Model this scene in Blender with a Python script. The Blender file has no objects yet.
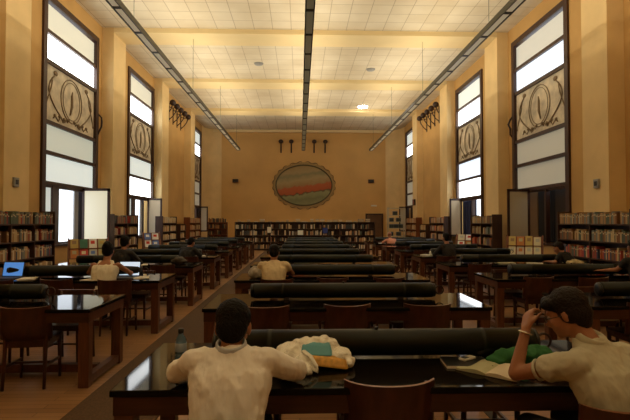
import bpy, bmesh, math, random
from mathutils import Vector, Matrix, noise, Euler
from math import pi, sin, cos, radians as R
sc = bpy.context.scene
col = sc.collection
rnd = random.Random(7)

# ------------------------------------------------------------------ camera, world, lights, exposure
cam_d = bpy.data.cameras.new('camera'); cam = bpy.data.objects.new('camera', cam_d); col.objects.link(cam)
cam_d.sensor_width = 36; cam_d.lens = 480 / 630 * 36; cam_d.clip_start = .05; cam_d.clip_end = 300
cam.location = (0, 0, 1.6)
cam.rotation_euler = (R(90) + math.atan(12 / 480), 0, -math.atan(15 / 480))
sc.camera = cam

w = bpy.data.worlds.new('daylight'); sc.world = w; w.use_nodes = True
wn = w.node_tree; bg = wn.nodes['Background']
bg.inputs[0].default_value = (.86, .93, 1, 1); bg.inputs[1].default_value = 2.2

RAIL_Z = 5.95
RAILS = (-3.70, .20, 4.30)
for i, rx in enumerate(RAILS):
    for (a, b) in ((-7, 5), (5, 17), (17, 29)):
        for sg in (-1, 1):
            ld = bpy.data.lights.new('rail_uplight', 'AREA'); ld.shape = 'RECTANGLE'
            ld.size = .07; ld.size_y = b - a; ld.energy = 90; ld.color = (1, .86, .63)
            lo = bpy.data.objects.new('rail_uplight', ld); col.objects.link(lo)
            lo.location = (rx + sg * .045, (a + b) / 2, RAIL_Z + .13); lo.rotation_euler = (0, pi + sg * R(-38), 0)

vs = sc.view_settings
sc.display_settings.display_device = 'sRGB'
vs.view_transform = 'Standard'; vs.look = 'None'; vs.gamma = 1; vs.use_curve_mapping = False
vs.exposure = 0.0

# ------------------------------------------------------------------ materials
MATS = {}
def mat(name, colr, rough=.6, metal=0, spec=.5, emit=0, ecol=None, bump=0, bscale=40, vary=0, vscale=6,
        coat=0, trans=0, alpha=1, stretch=None):
    if name in MATS: return MATS[name]
    m = bpy.data.materials.new(name); m.use_nodes = True; MATS[name] = m
    nt = m.node_tree; p = nt.nodes['Principled BSDF']
    p.inputs['Base Color'].default_value = (*colr, 1); p.inputs['Roughness'].default_value = rough
    p.inputs['Metallic'].default_value = metal; p.inputs['Specular IOR Level'].default_value = spec
    p.inputs['Coat Weight'].default_value = coat; p.inputs['Coat Roughness'].default_value = .05
    p.inputs['Transmission Weight'].default_value = trans; p.inputs['Alpha'].default_value = alpha
    if emit:
        p.inputs['Emission Color'].default_value = (*(ecol or colr), 1); p.inputs['Emission Strength'].default_value = emit
    if bump or vary:
        tc = nt.nodes.new('ShaderNodeTexCoord'); mp = nt.nodes.new('ShaderNodeMapping')
        nt.links.new(tc.outputs['Object'], mp.inputs[0])
        if stretch: mp.inputs['Scale'].default_value = stretch
    if vary:
        n = nt.nodes.new('ShaderNodeTexNoise'); n.inputs['Scale'].default_value = vscale; n.inputs['Detail'].default_value = 4
        nt.links.new(mp.outputs[0], n.inputs['Vector'])
        r = nt.nodes.new('ShaderNodeValToRGB'); r.color_ramp.elements[0].position = .3; r.color_ramp.elements[1].position = .7
        r.color_ramp.elements[0].color = (*[max(0, c * (1 - vary)) for c in colr], 1)
        r.color_ramp.elements[1].color = (*[min(1, c * (1 + vary)) for c in colr], 1)
        nt.links.new(n.outputs['Fac'], r.inputs[0]); nt.links.new(r.outputs[0], p.inputs['Base Color'])
    if bump:
        n2 = nt.nodes.new('ShaderNodeTexNoise'); n2.inputs['Scale'].default_value = bscale; n2.inputs['Detail'].default_value = 3
        nt.links.new(mp.outputs[0], n2.inputs['Vector'])
        b = nt.nodes.new('ShaderNodeBump'); b.inputs['Strength'].default_value = bump; b.inputs['Distance'].default_value = .02
        nt.links.new(n2.outputs['Fac'], b.inputs['Height']); nt.links.new(b.outputs[0], p.inputs['Normal'])
    return m

WALL = mat('ochre_plaster', (.55, .33, .11), .85, vary=.10, vscale=.8, bump=.05, bscale=30)
PIL = mat('cream_ochre_plaster', (.76, .56, .27), .8, vary=.08, vscale=1.2)
BEAM = mat('beam_cream', (.80, .64, .34), .8, vary=.04, vscale=1)
DWOOD = mat('window_dark_wood', (.045, .016, .008), .45, vary=.3, vscale=8, stretch=(3, 3, .4))
TABLE = mat('table_dark_wood', (.045, .015, .007), .3, vary=.35, vscale=6, stretch=(.5, 5, 5))
TOP = mat('table_glossy_top', (.008, .006, .0045), .05, spec=.09, vary=.3, vscale=4, stretch=(.5, 5, 1))
LEGW = mat('table_leg_wood', (.100, .034, .014), .35, vary=.35, vscale=7, stretch=(4, 4, .6))
CHAIR = mat('chair_dark_wood', (.052, .016, .008), .33, vary=.35, vscale=7, stretch=(3, 3, .8))
EDGE = mat('chair_worn_lit_edge', (.22, .085, .035), .3)  # lighter top edge: wear plus caught light put into the colour
SHELFW = mat('bookcase_wood', (.05, .020, .010), .45, vary=.3, vscale=6, stretch=(3, 3, .5))
REDW = mat('reddish_bookcase_wood', (.17, .045, .015), .4, vary=.25, vscale=6, stretch=(3, 3, .5))
LAMPM = mat('dark_olive_metal', (.008, .010, .006), .45, metal=.0, spec=.3, vary=.15, vscale=3)
BLACK = mat('black_metal', (.01, .01, .01), .4)
IRON = mat('wrought_iron', (.03, .012, .006), .5)
BRASS = mat('brass', (.5, .32, .1), .3, metal=1)
WHITE = mat('white_paper', (.75, .72, .64), .7)
GREYP = mat('grey_plastic', (.3, .3, .28), .5)
SKIN = mat('skin', (.36, .16, .085), .5, vary=.08, vscale=20)
SKIN2 = mat('skin_tan', (.30, .125, .06), .5, vary=.08, vscale=20)
HAIR = mat('dark_hair', (.005, .0035, .0025), .6, spec=.15, bump=.6, bscale=90)
HAIR2 = mat('dark_brown_hair', (.011, .006, .0035), .55, spec=.2, bump=.6, bscale=90)
HAIR3 = mat('grey_brown_hair', (.10, .06, .035), .5, bump=.5, bscale=90)
TROUS = mat('dark_trousers', (.02, .02, .025), .8)
PAGES = mat('book_pages', (.55, .45, .28), .8)

def floor_mat():
    m = bpy.data.materials.new('parquet'); m.use_nodes = True; nt = m.node_tree; p = nt.nodes['Principled BSDF']
    tc = nt.nodes.new('ShaderNodeTexCoord'); mp = nt.nodes.new('ShaderNodeMapping'); nt.links.new(tc.outputs['Object'], mp.inputs[0])
    br = nt.nodes.new('ShaderNodeTexBrick'); br.inputs['Scale'].default_value = 1
    br.inputs['Brick Width'].default_value = 1.1; br.inputs['Row Height'].default_value = .09
    br.inputs['Mortar Size'].default_value = .003; br.inputs['Mortar'].default_value = (.06, .022, .008, 1)
    br.inputs['Color1'].default_value = (.40, .20, .08, 1); br.inputs['Color2'].default_value = (.30, .14, .052, 1)
    nt.links.new(mp.outputs[0], br.inputs[0])
    n = nt.nodes.new('ShaderNodeTexNoise'); n.inputs['Scale'].default_value = 1.6; n.inputs['Detail'].default_value = 6
    nt.links.new(mp.outputs[0], n.inputs[0])
    mx = nt.nodes.new('ShaderNodeMixRGB'); mx.blend_type = 'MULTIPLY'; mx.inputs[0].default_value = .6
    nt.links.new(br.outputs[0], mx.inputs[1]); nt.links.new(n.outputs['Fac'], mx.inputs[2])
    g = nt.nodes.new('ShaderNodeGamma'); g.inputs[1].default_value = .85
    nt.links.new(mx.outputs[0], g.inputs[0]); nt.links.new(g.outputs[0], p.inputs['Base Color'])
    p.inputs['Roughness'].default_value = .38
    return m
def ceil_mat():
    m = bpy.data.materials.new('ceiling_tiles'); m.use_nodes = True; nt = m.node_tree; p = nt.nodes['Principled BSDF']
    tc = nt.nodes.new('ShaderNodeTexCoord'); mp = nt.nodes.new('ShaderNodeMapping'); nt.links.new(tc.outputs['Object'], mp.inputs[0])
    mp.inputs['Location'].default_value = (.3, .1, 0)
    br = nt.nodes.new('ShaderNodeTexBrick'); br.inputs['Scale'].default_value = 1; br.offset = 0
    br.inputs['Brick Width'].default_value = .62; br.inputs['Row Height'].default_value = .62
    br.inputs['Mortar Size'].default_value = .011; br.inputs['Mortar Smooth'].default_value = .5; br.inputs['Mortar'].default_value = (.42, .34, .22, 1)
    br.inputs['Color1'].default_value = (.78, .70, .53, 1); br.inputs['Color2'].default_value = (.73, .645, .47, 1)
    nt.links.new(mp.outputs[0], br.inputs[0])
    n = nt.nodes.new('ShaderNodeTexNoise'); n.inputs['Scale'].default_value = .7; n.inputs['Detail'].default_value = 5
    nt.links.new(tc.outputs['Object'], n.inputs[0])
    r = nt.nodes.new('ShaderNodeValToRGB'); r.color_ramp.elements[0].position = .3; r.color_ramp.elements[1].position = .65
    r.color_ramp.elements[0].color = (.84, .80, .74, 1); r.color_ramp.elements[1].color = (1, 1, 1, 1)
    nt.links.new(n.outputs['Fac'], r.inputs[0])
    mx = nt.nodes.new('ShaderNodeMixRGB'); mx.blend_type = 'MULTIPLY'; mx.inputs[0].default_value = 1
    nt.links.new(br.outputs[0], mx.inputs[1]); nt.links.new(r.outputs[0], mx.inputs[2])
    nt.links.new(mx.outputs[0], p.inputs['Base Color']); p.inputs['Roughness'].default_value = .9
    return m

# ------------------------------------------------------------------ mesh helpers
class MB:
    def __init__(s): s.v = []; s.f = []; s.m = []; s.sm = []
    def add(s, vs, fs, mi=0, smooth=False):
        o = len(s.v); s.v += [tuple(v) for v in vs]
        for f in fs: s.f.append([i + o for i in f]); s.m.append(mi); s.sm.append(smooth)
        return s
    def box(s, x0, x1, y0, y1, z0, z1, mi=0):
        v = [(x, y, z) for z in (z0, z1) for y in (y0, y1) for x in (x0, x1)]
        return s.add(v, [(0, 2, 3, 1), (4, 5, 7, 6), (0, 1, 5, 4), (2, 6, 7, 3), (0, 4, 6, 2), (1, 3, 7, 5)], mi)
    def hexa(s, c8, mi=0):   # corners in box order
        return s.add(c8, [(0, 2, 3, 1), (4, 5, 7, 6), (0, 1, 5, 4), (2, 6, 7, 3), (0, 4, 6, 2), (1, 3, 7, 5)], mi)
    def tube(s, pts, r, n=8, mi=0, closed=False, flat=1.0):
        pts = [Vector(p) for p in pts]; k = len(pts)
        rs = r if isinstance(r, (list, tuple)) else [r] * k
        rings = []; up = None
        for i, p in enumerate(pts):
            a = pts[(i - 1) % k] if (closed or i > 0) else p; b = pts[(i + 1) % k] if (closed or i < k - 1) else p
            d = (b - a).normalized()
            if up is None: up = Vector((0, 0, 1)) if abs(d.z) < .9 else Vector((1, 0, 0))
            sd = d.cross(up).normalized(); u2 = sd.cross(d).normalized(); up = u2
            rings.append([p + (sd * cos(2 * pi * j / n) + u2 * flat * sin(2 * pi * j / n)) * rs[i] for j in range(n)])
        vs_ = [v for ring in rings for v in ring]; fs = []
        for i in range(k if closed else k - 1):
            for j in range(n):
                a0 = i * n + j; a1 = i * n + (j + 1) % n; b0 = ((i + 1) % k) * n + j; b1 = ((i + 1) % k) * n + (j + 1) % n
                fs.append((a0, a1, b1, b0))
        if not closed:
            fs.append(tuple(range(n - 1, -1, -1))); fs.append(tuple((k - 1) * n + j for j in range(n)))
        return s.add(vs_, fs, mi, True)
    def lathe(s, prof, c=(0, 0, 0), n=20, mi=0, axis='z', mi_f=None):
        vs_ = []; fs = []; k = len(prof)
        for (r, h) in prof:
            for j in range(n):
                a = 2 * pi * j / n
                p = {'z': (r * cos(a), r * sin(a), h), 'x': (h, r * cos(a), r * sin(a)), 'y': (r * cos(a), h, r * sin(a))}[axis]
                vs_.append((p[0] + c[0], p[1] + c[1], p[2] + c[2]))
        for i in range(k - 1):
            for j in range(n):
                fs.append((i * n + j, i * n + (j + 1) % n, (i + 1) * n + (j + 1) % n, (i + 1) * n + j))
        fs.append(tuple(range(n - 1, -1, -1))); fs.append(tuple((k - 1) * n + j for j in range(n)))
        return s.add(vs_, fs, mi, True)
    def ell(s, c, r, mi=0, rot=None, nu=16, nv=10):
        vs_ = []; fs = []
        for i in range(1, nv):
            t = pi * i / nv
            for j in range(nu):
                a = 2 * pi * j / nu; v = Vector((r[0] * sin(t) * cos(a), r[1] * sin(t) * sin(a), r[2] * cos(t)))
                if rot is not None: v = rot @ v
                vs_.append(v + Vector(c))
        for sg in (1, -1):
            v = Vector((0, 0, sg * r[2])); v = rot @ v if rot is not None else v; vs_.append(v + Vector(c))
        for i in range(nv - 2):
            for j in range(nu):
                fs.append((i * nu + j, (i + 1) * nu + j, (i + 1) * nu + (j + 1) % nu, i * nu + (j + 1) % nu))
        t0 = (nv - 1) * nu
        for j in range(nu):
            fs.append((t0, j, (j + 1) % nu)); fs.append((t0 + 1, (nv - 2) * nu + (j + 1) % nu, (nv - 2) * nu + j))
        return s.add(vs_, fs, mi, True)
    def mesh(s, name, mats):
        me = bpy.data.meshes.new(name); me.from_pydata(s.v, [], s.f)
        me.polygons.foreach_set('material_index', s.m); me.polygons.foreach_set('use_smooth', s.sm)
        for m in (mats if isinstance(mats, (list, tuple)) else [mats]): me.materials.append(m)
        bm = bmesh.new(); bm.from_mesh(me); bmesh.ops.recalc_face_normals(bm, faces=bm.faces); bm.to_mesh(me); bm.free()
        return me
    def build(s, name, mats, parent=None, bevel=0):
        me = s.mesh(name, mats)
        if bevel:
            bm = bmesh.new(); bm.from_mesh(me)
            es = [e for e in bm.edges if len(e.link_faces) == 2 and e.calc_face_angle(0) > .6]
            bmesh.ops.bevel(bm, geom=es, offset=bevel, segments=2, profile=.5, affect='EDGES', clamp_overlap=True)
            bm.to_mesh(me); bm.free()
        o = bpy.data.objects.new(name, me); col.objects.link(o)
        if parent: o.parent = parent
        return o

def empty(name, loc=(0, 0, 0), rz=0):
    o = bpy.data.objects.new(name, None); col.objects.link(o); o.location = loc; o.rotation_euler = (0, 0, rz)
    o.empty_display_size = .1; return o
def tag(o, label=None, cat=None, group=None, kind=None):
    if label: o['label'] = label
    if cat: o['category'] = cat
    if group: o['group'] = group
    if kind: o['kind'] = kind
    return o
def struct(mb, name, mats, bevel=0):
    o = mb.build(name, mats, bevel=bevel); o['kind'] = 'structure'; return o
CH = {}
def kids(o): return CH.setdefault(o.name, [c for c in bpy.data.objects if c.parent == o])
def copy_tree(o, parent=None):
    c = o.copy(); col.objects.link(c)
    if parent is not None: c.parent = parent
    for ch in kids(o): copy_tree(ch, c)
    return c

# ------------------------------------------------------------------ the setting
XL, XR, H, YF, YB = -6.6, 7.12, 8.1, 34.0, -8.0
PXL, PXR = -6.22, 6.74
WIN_L = [(12.4, 15.7), (18.5, 21.65), (29.9, 32.0)]
WIN_R = [(12.4, 15.7), (18.4, 21.5), (29.7, 31.9)]
W0, W1 = 1.0, 7.55
struct(MB().box(XL - .4, XR + .4, YB, YF + .4, -.1, 0), 'floor', floor_mat())
struct(MB().box(XL - .4, XR + .4, YB, YF + .4, H, H + .15), 'ceiling', ceil_mat())
for side, x0, x1, wins in (('left', XL - .4, XL, WIN_L), ('right', XR, XR + .4, WIN_R)):
    mb = MB(); y = YB
    for (a, b) in wins:
        mb.box(x0, x1, y, a, 0, H); mb.box(x0, x1, a, b, 0, W0); mb.box(x0, x1, a, b, W1, H); y = b
    mb.box(x0, x1, y, YF + .4, 0, H)
    struct(mb, 'wall_' + side, WALL)
struct(MB().box(XL, XR, YF, YF + .4, 0, H), 'wall_far', mat('far_wall_plaster', (.64, .385, .13), .85, vary=.10, vscale=.5))
struct(MB().box(XL, XR, YB - .3, YB, 0, H), 'wall_back', WALL)
# rounded corners of the far wall
for k, (sx, xa, xb) in enumerate(((1, XL, -5.54), (-1, XR, 6.1))):
    mb = MB(); n = 10; vv = []
    for j in range(n + 1):
        t = j / n * pi / 2
        x = xa + (xb - xa) * (1 - cos(t)); yy = 32.4 + (YF - 32.4) * sin(t)
        vv += [(x, yy, 0), (x, yy, H)]
    vv += [(xa, YF, 0), (xa, YF, H)]
    fs = [(2 * j, 2 * j + 1, 2 * j + 3, 2 * j + 2) for j in range(n)]
    fs += [(2 * n, 2 * n + 1, 2 * n + 3, 2 * n + 2), (2 * n + 2, 2 * n + 3, 1, 0)]
    mb.add(vv, fs, 0, False); struct(mb, 'trim_%d' % (1 + k), PIL)
# pilasters and beams
tn = 3
for (a, b) in ((-.9, .1), (4.7, 5.7), (10.25, 11.2), (16.1, 17.2), (21.75, 22.85), (27.45, 28.5)):
    struct(MB().box(XL - .05, PXL, a, b, 0, H), 'trim_%d' % tn, PIL); tn += 1
    struct(MB().box(PXR, XR + .05, a, b, 0, H), 'trim_%d' % tn, PIL); tn += 1
    struct(MB().box(PXL - .01, PXR + .01, a, b, H - .16, H + .02), 'trim_%d' % tn, BEAM); tn += 1
struct(MB().box(XL, XR, YF - .25, YF, H - .16, H + .02), 'trim_%d' % tn, BEAM); tn += 1
struct(MB().box(1.55, 1.63, 1.5, 22, 0, .006), 'trim_%d' % tn, mat('floor_duct_metal', (.03, .028, .02), .4)); tn += 1
# aisle runner
tag(MB().box(-1.93, -1.16, 1.0, 26, 0, .012).build('aisle_runner', mat('runner_brown', (.085, .045, .02), .9, vary=.35, vscale=60)),
    'long brown carpet runner along the aisle between the reading tables', 'carpet')

# windows
def pane_mat(name, c, e):
    m = mat(name, (.55, .55, .5), .35, emit=e, ecol=c); return m
P_TOP = pane_mat('pane_frosted_upper', (.95, .93, .72), .42)
P_BRI = pane_mat('pane_bright', (.93, .98, 1), 5.0)
P_LOW = pane_mat('pane_frosted_lower', (.86, .93, .76), .36)
P_LOB = pane_mat('pane_frosted_pale', (.88, .97, .9), .62)
R_TOP = pane_mat('pane_dim_upper', (.85, .87, .78), .32)
R_BRI = pane_mat('pane_blue_white', (.74, .86, 1), 1.15)
R_LOW = pane_mat('pane_dim_lower', (.8, .74, .55), .17)
BLIND = pane_mat('sash_blind_lit', (1, .91, .60), .50)  # glow put into the blind material in place of daylight on it
BLIND_D = mat('sash_blind_dim', (.52, .46, .33), .8)
BLIND_M = mat('sash_blind_mid', (.62, .52, .36), .8)
RELIEF = mat('relief_plaster', (.70, .62, .47), .8, vary=.3, vscale=3)
RELD = mat('relief_dark_ornament', (.23, .16, .085), .7)
CURT = mat('dark_shutter', (.035, .02, .012), .7)
CURB = mat('brown_shutter', (.20, .11, .045), .7)
NAVY = mat('navy_curtain', (.02, .02, .05), .8)

def window(idx, side, a, b, panes, sash_mat, open_kind):
    """window in a side wall; side -1 left, +1 right. a..b along the room."""
    xw = XL if side < 0 else XR
    def X(d): return xw + side * d      # d > 0 goes outwards
    def bx(mb, d0, d1, y0, y1, z0, z1, mi=0):
        xa, xb = sorted((X(d0), X(d1))); return mb.box(xa, xb, y0, y1, z0, z1, mi)
    root = empty('window_%d' % idx, (0, 0, 0)); root['kind'] = 'structure'
    f = MB(); fw = .15
    bx(f, -.06, .14, a - .03, a + fw, W0, W1 + .03); bx(f, -.06, .14, b - fw, b + .03, W0, W1 + .03)
    bx(f, -.06, .14, a + fw, b - fw, W1 - .14, W1 + .03)
    levels = [6.6, 5.82, 4.22, 3.42, 2.62]
    for z in levels: bx(f, -.04, .12, a + fw, b - fw, z - .05, z + .05)
    f.build('window_frame', DWOOD, root)
    s = MB(); bx(s, -.1, .3, a - .05, b + .05, W0 - .06, W0); s.build('window_sill', DWOOD, root)
    zz = [W1 - .14] + levels
    for k, m in enumerate(panes):
        if m is None: continue
        p = MB(); bx(p, .04, .06, a + fw, b - fw, zz[k + 1] + .05, zz[k] - .05); p.build('window_pane', m, root)
    # relief panel between 5.82 and 4.22
    z0, z1 = 4.27, 5.77; yc = (a + b) / 2; zc = (z0 + z1) / 2; hw = (b - a) / 2 - fw
    p = MB(); bx(p, .03, .08, a + fw, b - fw, z0, z1); rp = p.build('relief_panel', RELIEF, root)
    o = MB(); d = X(.015)
    o.tube([(d, yc + hw * .42 * cos(t), zc + .05 + .62 * sin(t)) for t in [2 * pi * j / 28 for j in range(28)]], .013, 6, closed=True)
    o.tube([(d, yc + hw * .34 * cos(t), zc + .05 + .54 * sin(t)) for t in [2 * pi * j / 28 for j in range(28)]], .009, 6, closed=True)
    o.tube([(d, yc - hw * .06, zc - .35), (d, yc, zc - .1), (d, yc, zc + .2), (d, yc + hw * .03, zc + .35)], [.02, .04, .035, .01], 6)
    for sg in (-1, 1):
        o.tube([(d, yc + sg * hw * (.3 + .55 * sin(t * .9)), zc - .62 + t * .42) for t in [j * .28 for j in range(11)]], [.010 + .013 * abs(sin(j * 1.3)) for j in range(11)], 6)
        o.tube([(d, yc + sg * hw * (.85 - .12 * cos(t)), zc + .45 - t * .33) for t in [j * .3 for j in range(10)]], [.008 + .011 * abs(cos(j)) for j in range(10)], 6)
        o.tube([(d, yc + sg * hw * (.15 + .2 * t), zc - .60 + .07 * sin(t * 6)) for t in [j * .3 for j in range(10)]], .015, 6)
        for q in range(4):
            o.ell((d, yc + sg * hw * (.12 + q * .17), zc - .52 - .03 * (q % 2)), (.03, .06, .05), nu=8, nv=6)
        o.ell((d, yc + sg * hw * .62, zc + .6), (.03, .11, .07), nu=8, nv=6)
    o.build('relief_ornament', RELD, rp)
    # lower opening
    zt, zb = 2.57, W0; ymid = a + fw + (b - a - 2 * fw) * (.17 if open_kind == 'bright' else .38)
    if open_kind == 'bright':
        m_ = MB(); bx(m_, -.02, .1, ymid - .07, ymid + .26, zb, zt); bx(m_, 0, .1, a + fw, b - fw, zt - .06, zt); bx(m_, 0, .1, a + fw, b - fw, zb, zb + .05)
        m_.build('mullion', DWOOD, root)
        m_ = MB(); bx(m_, .30, .34, ymid + .52, ymid + .74, zb, zt); bx(m_, .30, .34, b - fw - .42, b - fw - .05, zb, zt); bx(m_, .3, .34, a, a + .05, zb, zt)
        m_.build('outer_shutter', NAVY, root)
        p = MB(); bx(p, .04, .055, a + fw, ymid - .05, zb + .05, zt - .06); p.build('window_pane', pane_mat('pane_clear_lit', (.85, .95, .88), .48), root)
        m_ = MB(); n = 14
        for j in range(n):
            bx(m_, .16 + .03 * (j % 2), .18 + .03 * (j % 2), b - fw - .95 + j * .02, b - fw - .93 + j * .02, zb, zt)
        m_.build('lace_curtain', mat('lace_curtain', (.45, .45, .45), .9), root)
    elif open_kind == 'dark':
        m_ = MB(); bx(m_, .0, .1, a + fw, b - fw, zt - .06, zt); bx(m_, -.02, .1, ymid - .05, ymid + .05, zb, zt); m_.build('mullion', DWOOD, root)
        m_ = MB(); bx(m_, .30, .34, a, ymid + .02, zb, zt); m_.build('outer_shutter', CURT, root)
        m_ = MB(); bx(m_, .33, .37, ymid, b - .9, zb, zt)
        for j in range(6): bx(m_, .31, .33, ymid + .02 + j * .12, ymid + .10 + j * .12, zb, zt)
        m_.build('outer_shutter', mat('black_shutter', (.006, .004, .004), .8), root)
        m_ = MB(); bx(m_, .30, .36, b - .92, b + .0, zb, zt); m_.build('outer_shutter', CURB, root)
    else:
        m_ = MB(); bx(m_, .0, .1, a + fw, b - fw, zt - .06, zt); bx(m_, -.02, .1, ymid - .05, ymid + .05, zb, zt); m_.build('mullion', DWOOD, root)
        m_ = MB()
        for j in range(16):
            y0 = ymid + .1 + j * .105
            bx(m_, .18 + .05 * (j % 2), .21 + .05 * (j % 2), y0, y0 + .11, zb, zt)
        m_.build('curtain', NAVY, root)
    # casement sash opened square into the room, hinged on the far jamb
    sw = {1: .82, 2: .62, 4: .70, 5: .55}.get(idx, .5)
    yh = {1: 14.7, 2: 20.9, 4: 14.6, 5: 20.8}.get(idx, b - fw)
    s0, s1 = X(-.02 - sw), X(-.02)
    xa, xb = sorted((s0, s1))
    g = MB(); t_ = .05
    g.box(xa, xb, yh, yh + t_, 2.54, 2.62); g.box(xa, xb, yh, yh + t_, .97, 1.05)
    g.box(xa, xa + .07, yh, yh + t_, .97, 2.62); g.box(xb - .07, xb, yh, yh + t_, .97, 2.62)
    sash = g.build('casement_sash', DWOOD, root)
    MB().box(xa + .07, xb - .07, yh + .015, yh + .03, 1.05, 2.54).build('sash_blind', sash_mat, sash)
window(1, -1, *WIN_L[0], [P_TOP, P_BRI, None, P_LOW, P_LOB], BLIND, 'bright')
window(2, -1, *WIN_L[1], [P_TOP, P_BRI, None, P_LOB, P_BRI], BLIND_M, 'bright')
window(3, -1, *WIN_L[2], [P_LOB, P_BRI, None, R_LOW, R_LOW], BLIND_M, 'curtain')
window(4, 1, *WIN_R[0], [R_TOP, R_BRI, None, R_LOW, R_LOW], BLIND_D, 'dark')
window(5, 1, *WIN_R[1], [P_LOB, P_BRI, None, R_BRI, P_BRI], BLIND_M, 'curtain')
window(6, 1, *WIN_R[2], [P_LOB, P_BRI, None, R_LOW, R_LOW], BLIND_D, 'dark')
# door in the far wall
root = empty('door_1', (0, 0, 0)); root['kind'] = 'structure'
MB().box(4.75, 5.8, YF - .05, YF - .01, 0, 2.1).build('door_leaf', mat('door_wood', (.13, .06, .022), .5, vary=.2, vscale=3), root)
f = MB().box(4.65, 4.75, YF - .09, YF, 0, 2.2).box(5.8, 5.9, YF - .09, YF, 0, 2.2).box(4.75, 5.8, YF - .09, YF, 2.1, 2.2); f.build('door_frame', DWOOD, root)
MB().ell((4.85, YF - .09, 1.05), (.03, .04, .03), nu=8, nv=6).build('door_handle', BRASS, root)

# ------------------------------------------------------------------ hanging light rails
RAILM = mat('rail_dark_green_metal', (.035, .035, .018), .4)
DIFF = mat('rail_faint_glow_louver', (.45, .44, .30), .4, emit=.05, ecol=(.9, .85, .5), bump=.3, bscale=60)  # dull olive louver with a faint glow added
DIFFS = mat('rail_pale_louver', (.8, .74, .55), .4, emit=.22, ecol=(1, .85, .55), bump=.3, bscale=60)  # paler louver, stronger glow added as light leaking from the rail
for i, (rx, lb) in enumerate(zip(RAILS, ('long hanging light rail running beside the brightly lit window wall', 'long dark green light rail hanging down the middle of the ceiling',
                                     'long hanging light rail running beside the wall with the shuttered window'))):
    t = empty('hanging_light_rail', (rx, 12.5, RAIL_Z)); tag(t, lb, 'ceiling light', 'hanging light rails')
    y0, y1 = -19.5, 16.5; hw = .1
    inner = -1 if i == 2 else 1
    f = MB().box(-hw, -hw + .025, y0, y1, -.03, .1).box(hw - .025, hw, y0, y1, -.03, .1).box(-hw + .025, hw - .025, y0, y1, .06, .075)
    n = 28; L = (y1 - y0) / n
    for k in range(n + 1): f.box(-hw + .025, hw - .025, y0 + k * L - .04, y0 + k * L + .04, -.03, .06)
    f.build('rail_frame', RAILM, t)
    for k in range(n):
        if y0 + (k + 1) * L + 12.5 < 8: continue
        MB().box(-hw + .03, hw - .03, y0 + k * L + .045, y0 + (k + 1) * L - .045, -.012, .05).build('louver', DIFF if i == 1 else DIFFS, t)
    for yy in (10.7, 16.6, 22.3, 28.0, 5.2, -.4):
        MB().tube([(0, yy - 12.5, .07), (0, yy - 12.5, H - .15 - RAIL_Z)], .006, 6).build('hanger_rod', RAILM, t)

# ceiling spot and vents
t = empty('ceiling_spotlight', (3.5, 26.6, H)); tag(t, 'small round recessed ceiling spotlight shining white', 'ceiling light')
MB().lathe([(.30, -.05), (.34, -.02), (.34, .0)], axis='z', n=20).build('spotlight_rim', WHITE, t)
MB().lathe([(.25, -.075), (.27, -.055), (.27, -.05)], n=20).build('bulb', mat('spot_bulb', (1, .95, .85), .3, emit=60), t)
for (x, y, lb) in ((-1.7, 19.6, 'small round grey ceiling vent between the second and third beams near bright windows'), (3.0, 20.2, 'small round grey ceiling vent above the shuttered-window half of the hall')):
    t = empty('ceiling_vent', (x, y, H)); tag(t, lb, 'vent', 'round ceiling vents')
    MB().lathe([(.02, -.06), (.16, -.05), (.2, 0)], n=16).build('vent_cone', GREYP, t)

# wall sconces (round head on curved iron stem)
def sconce():
    t = empty('wall_sconce')
    MB().ell((0, -.42, 0), (.17, .15, .15), nu=14, nv=8).build('sconce_head', IRON, t)
    m = MB().tube([(0, -.40, -.10), (0, -.34, -.3), (0, -.2, -.5), (0, -.06, -.62), (0, -.02, -.66)], [.03, .028, .025, .025, .03], 6)
    m.tube([(0, -.40, -.04), (0, -.2, -.08), (0, 0, 0)], .02, 6)
    m.build('sconce_stem', IRON, t)
    MB().box(-.05, .05, -.03, 0, -.75, .08).build('back_plate', IRON, t)
    return t
sp = [( -1.42 , 'far'), (-.68, 'far'), (.95, 'far'), (1.72, 'far')]
places = [(x, YF, 7.25, 0, l) for x, l in zip((-1.35, -.62, 1.0, 1.78), (
    'round iron sconce above the oval mural, outer one on the bright-window side', 'round iron sconce above the oval mural, inner one on the bright-window side',
    'round iron sconce above the oval mural, inner one on the door side', 'round iron sconce above the oval mural, outer one on the door side'))]
for side, x, rz in (('bright', XL, pi / 2), ('shuttered', XR, -pi / 2)):
    for k, y in enumerate((23.4, 24.2, 25.0, 25.8, 26.6)):
        nth = ('first', 'second', 'third', 'fourth', 'fifth')[k]
        places.append((x, y, 7.4, rz, 'black iron sconce high on the %s-window wall, %s of five from the near pilaster' % (side, nth)))
s0 = sconce()
for i, (x, y, z, rz, lb) in enumerate(places):
    o = s0 if i == 0 else copy_tree(s0)
    o.location = (x, y, z); o.rotation_euler.z = rz
    tag(o, lb, 'wall light', 'iron wall sconces')
# small wrought-iron brackets beside the near windows
for side, x, rz, nm in ((-1, XL, pi / 2, 'bright'), (1, XR, -pi / 2, 'dim')):
    t = empty('iron_bracket', (x, 15.75, 4.7), rz); tag(t, 'small curled wrought iron bracket on wall beside the %s near window' % nm, 'bracket', 'iron wall brackets')
    m = MB().tube([(0, -.03, .42), (.05, -.12, .3), (-.02, -.16, .15), (.05, -.12, 0), (-.04, -.08, -.18), (0, -.03, -.3)], [.02, .03, .035, .035, .03, .02], 6)
    m.build('bracket_scroll', IRON, t)
    MB().box(-.04, .04, -.04, 0, -.32, .45).build('back_plate', mat('bracket_bronze', (.16, .07, .02), .5), t)
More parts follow.
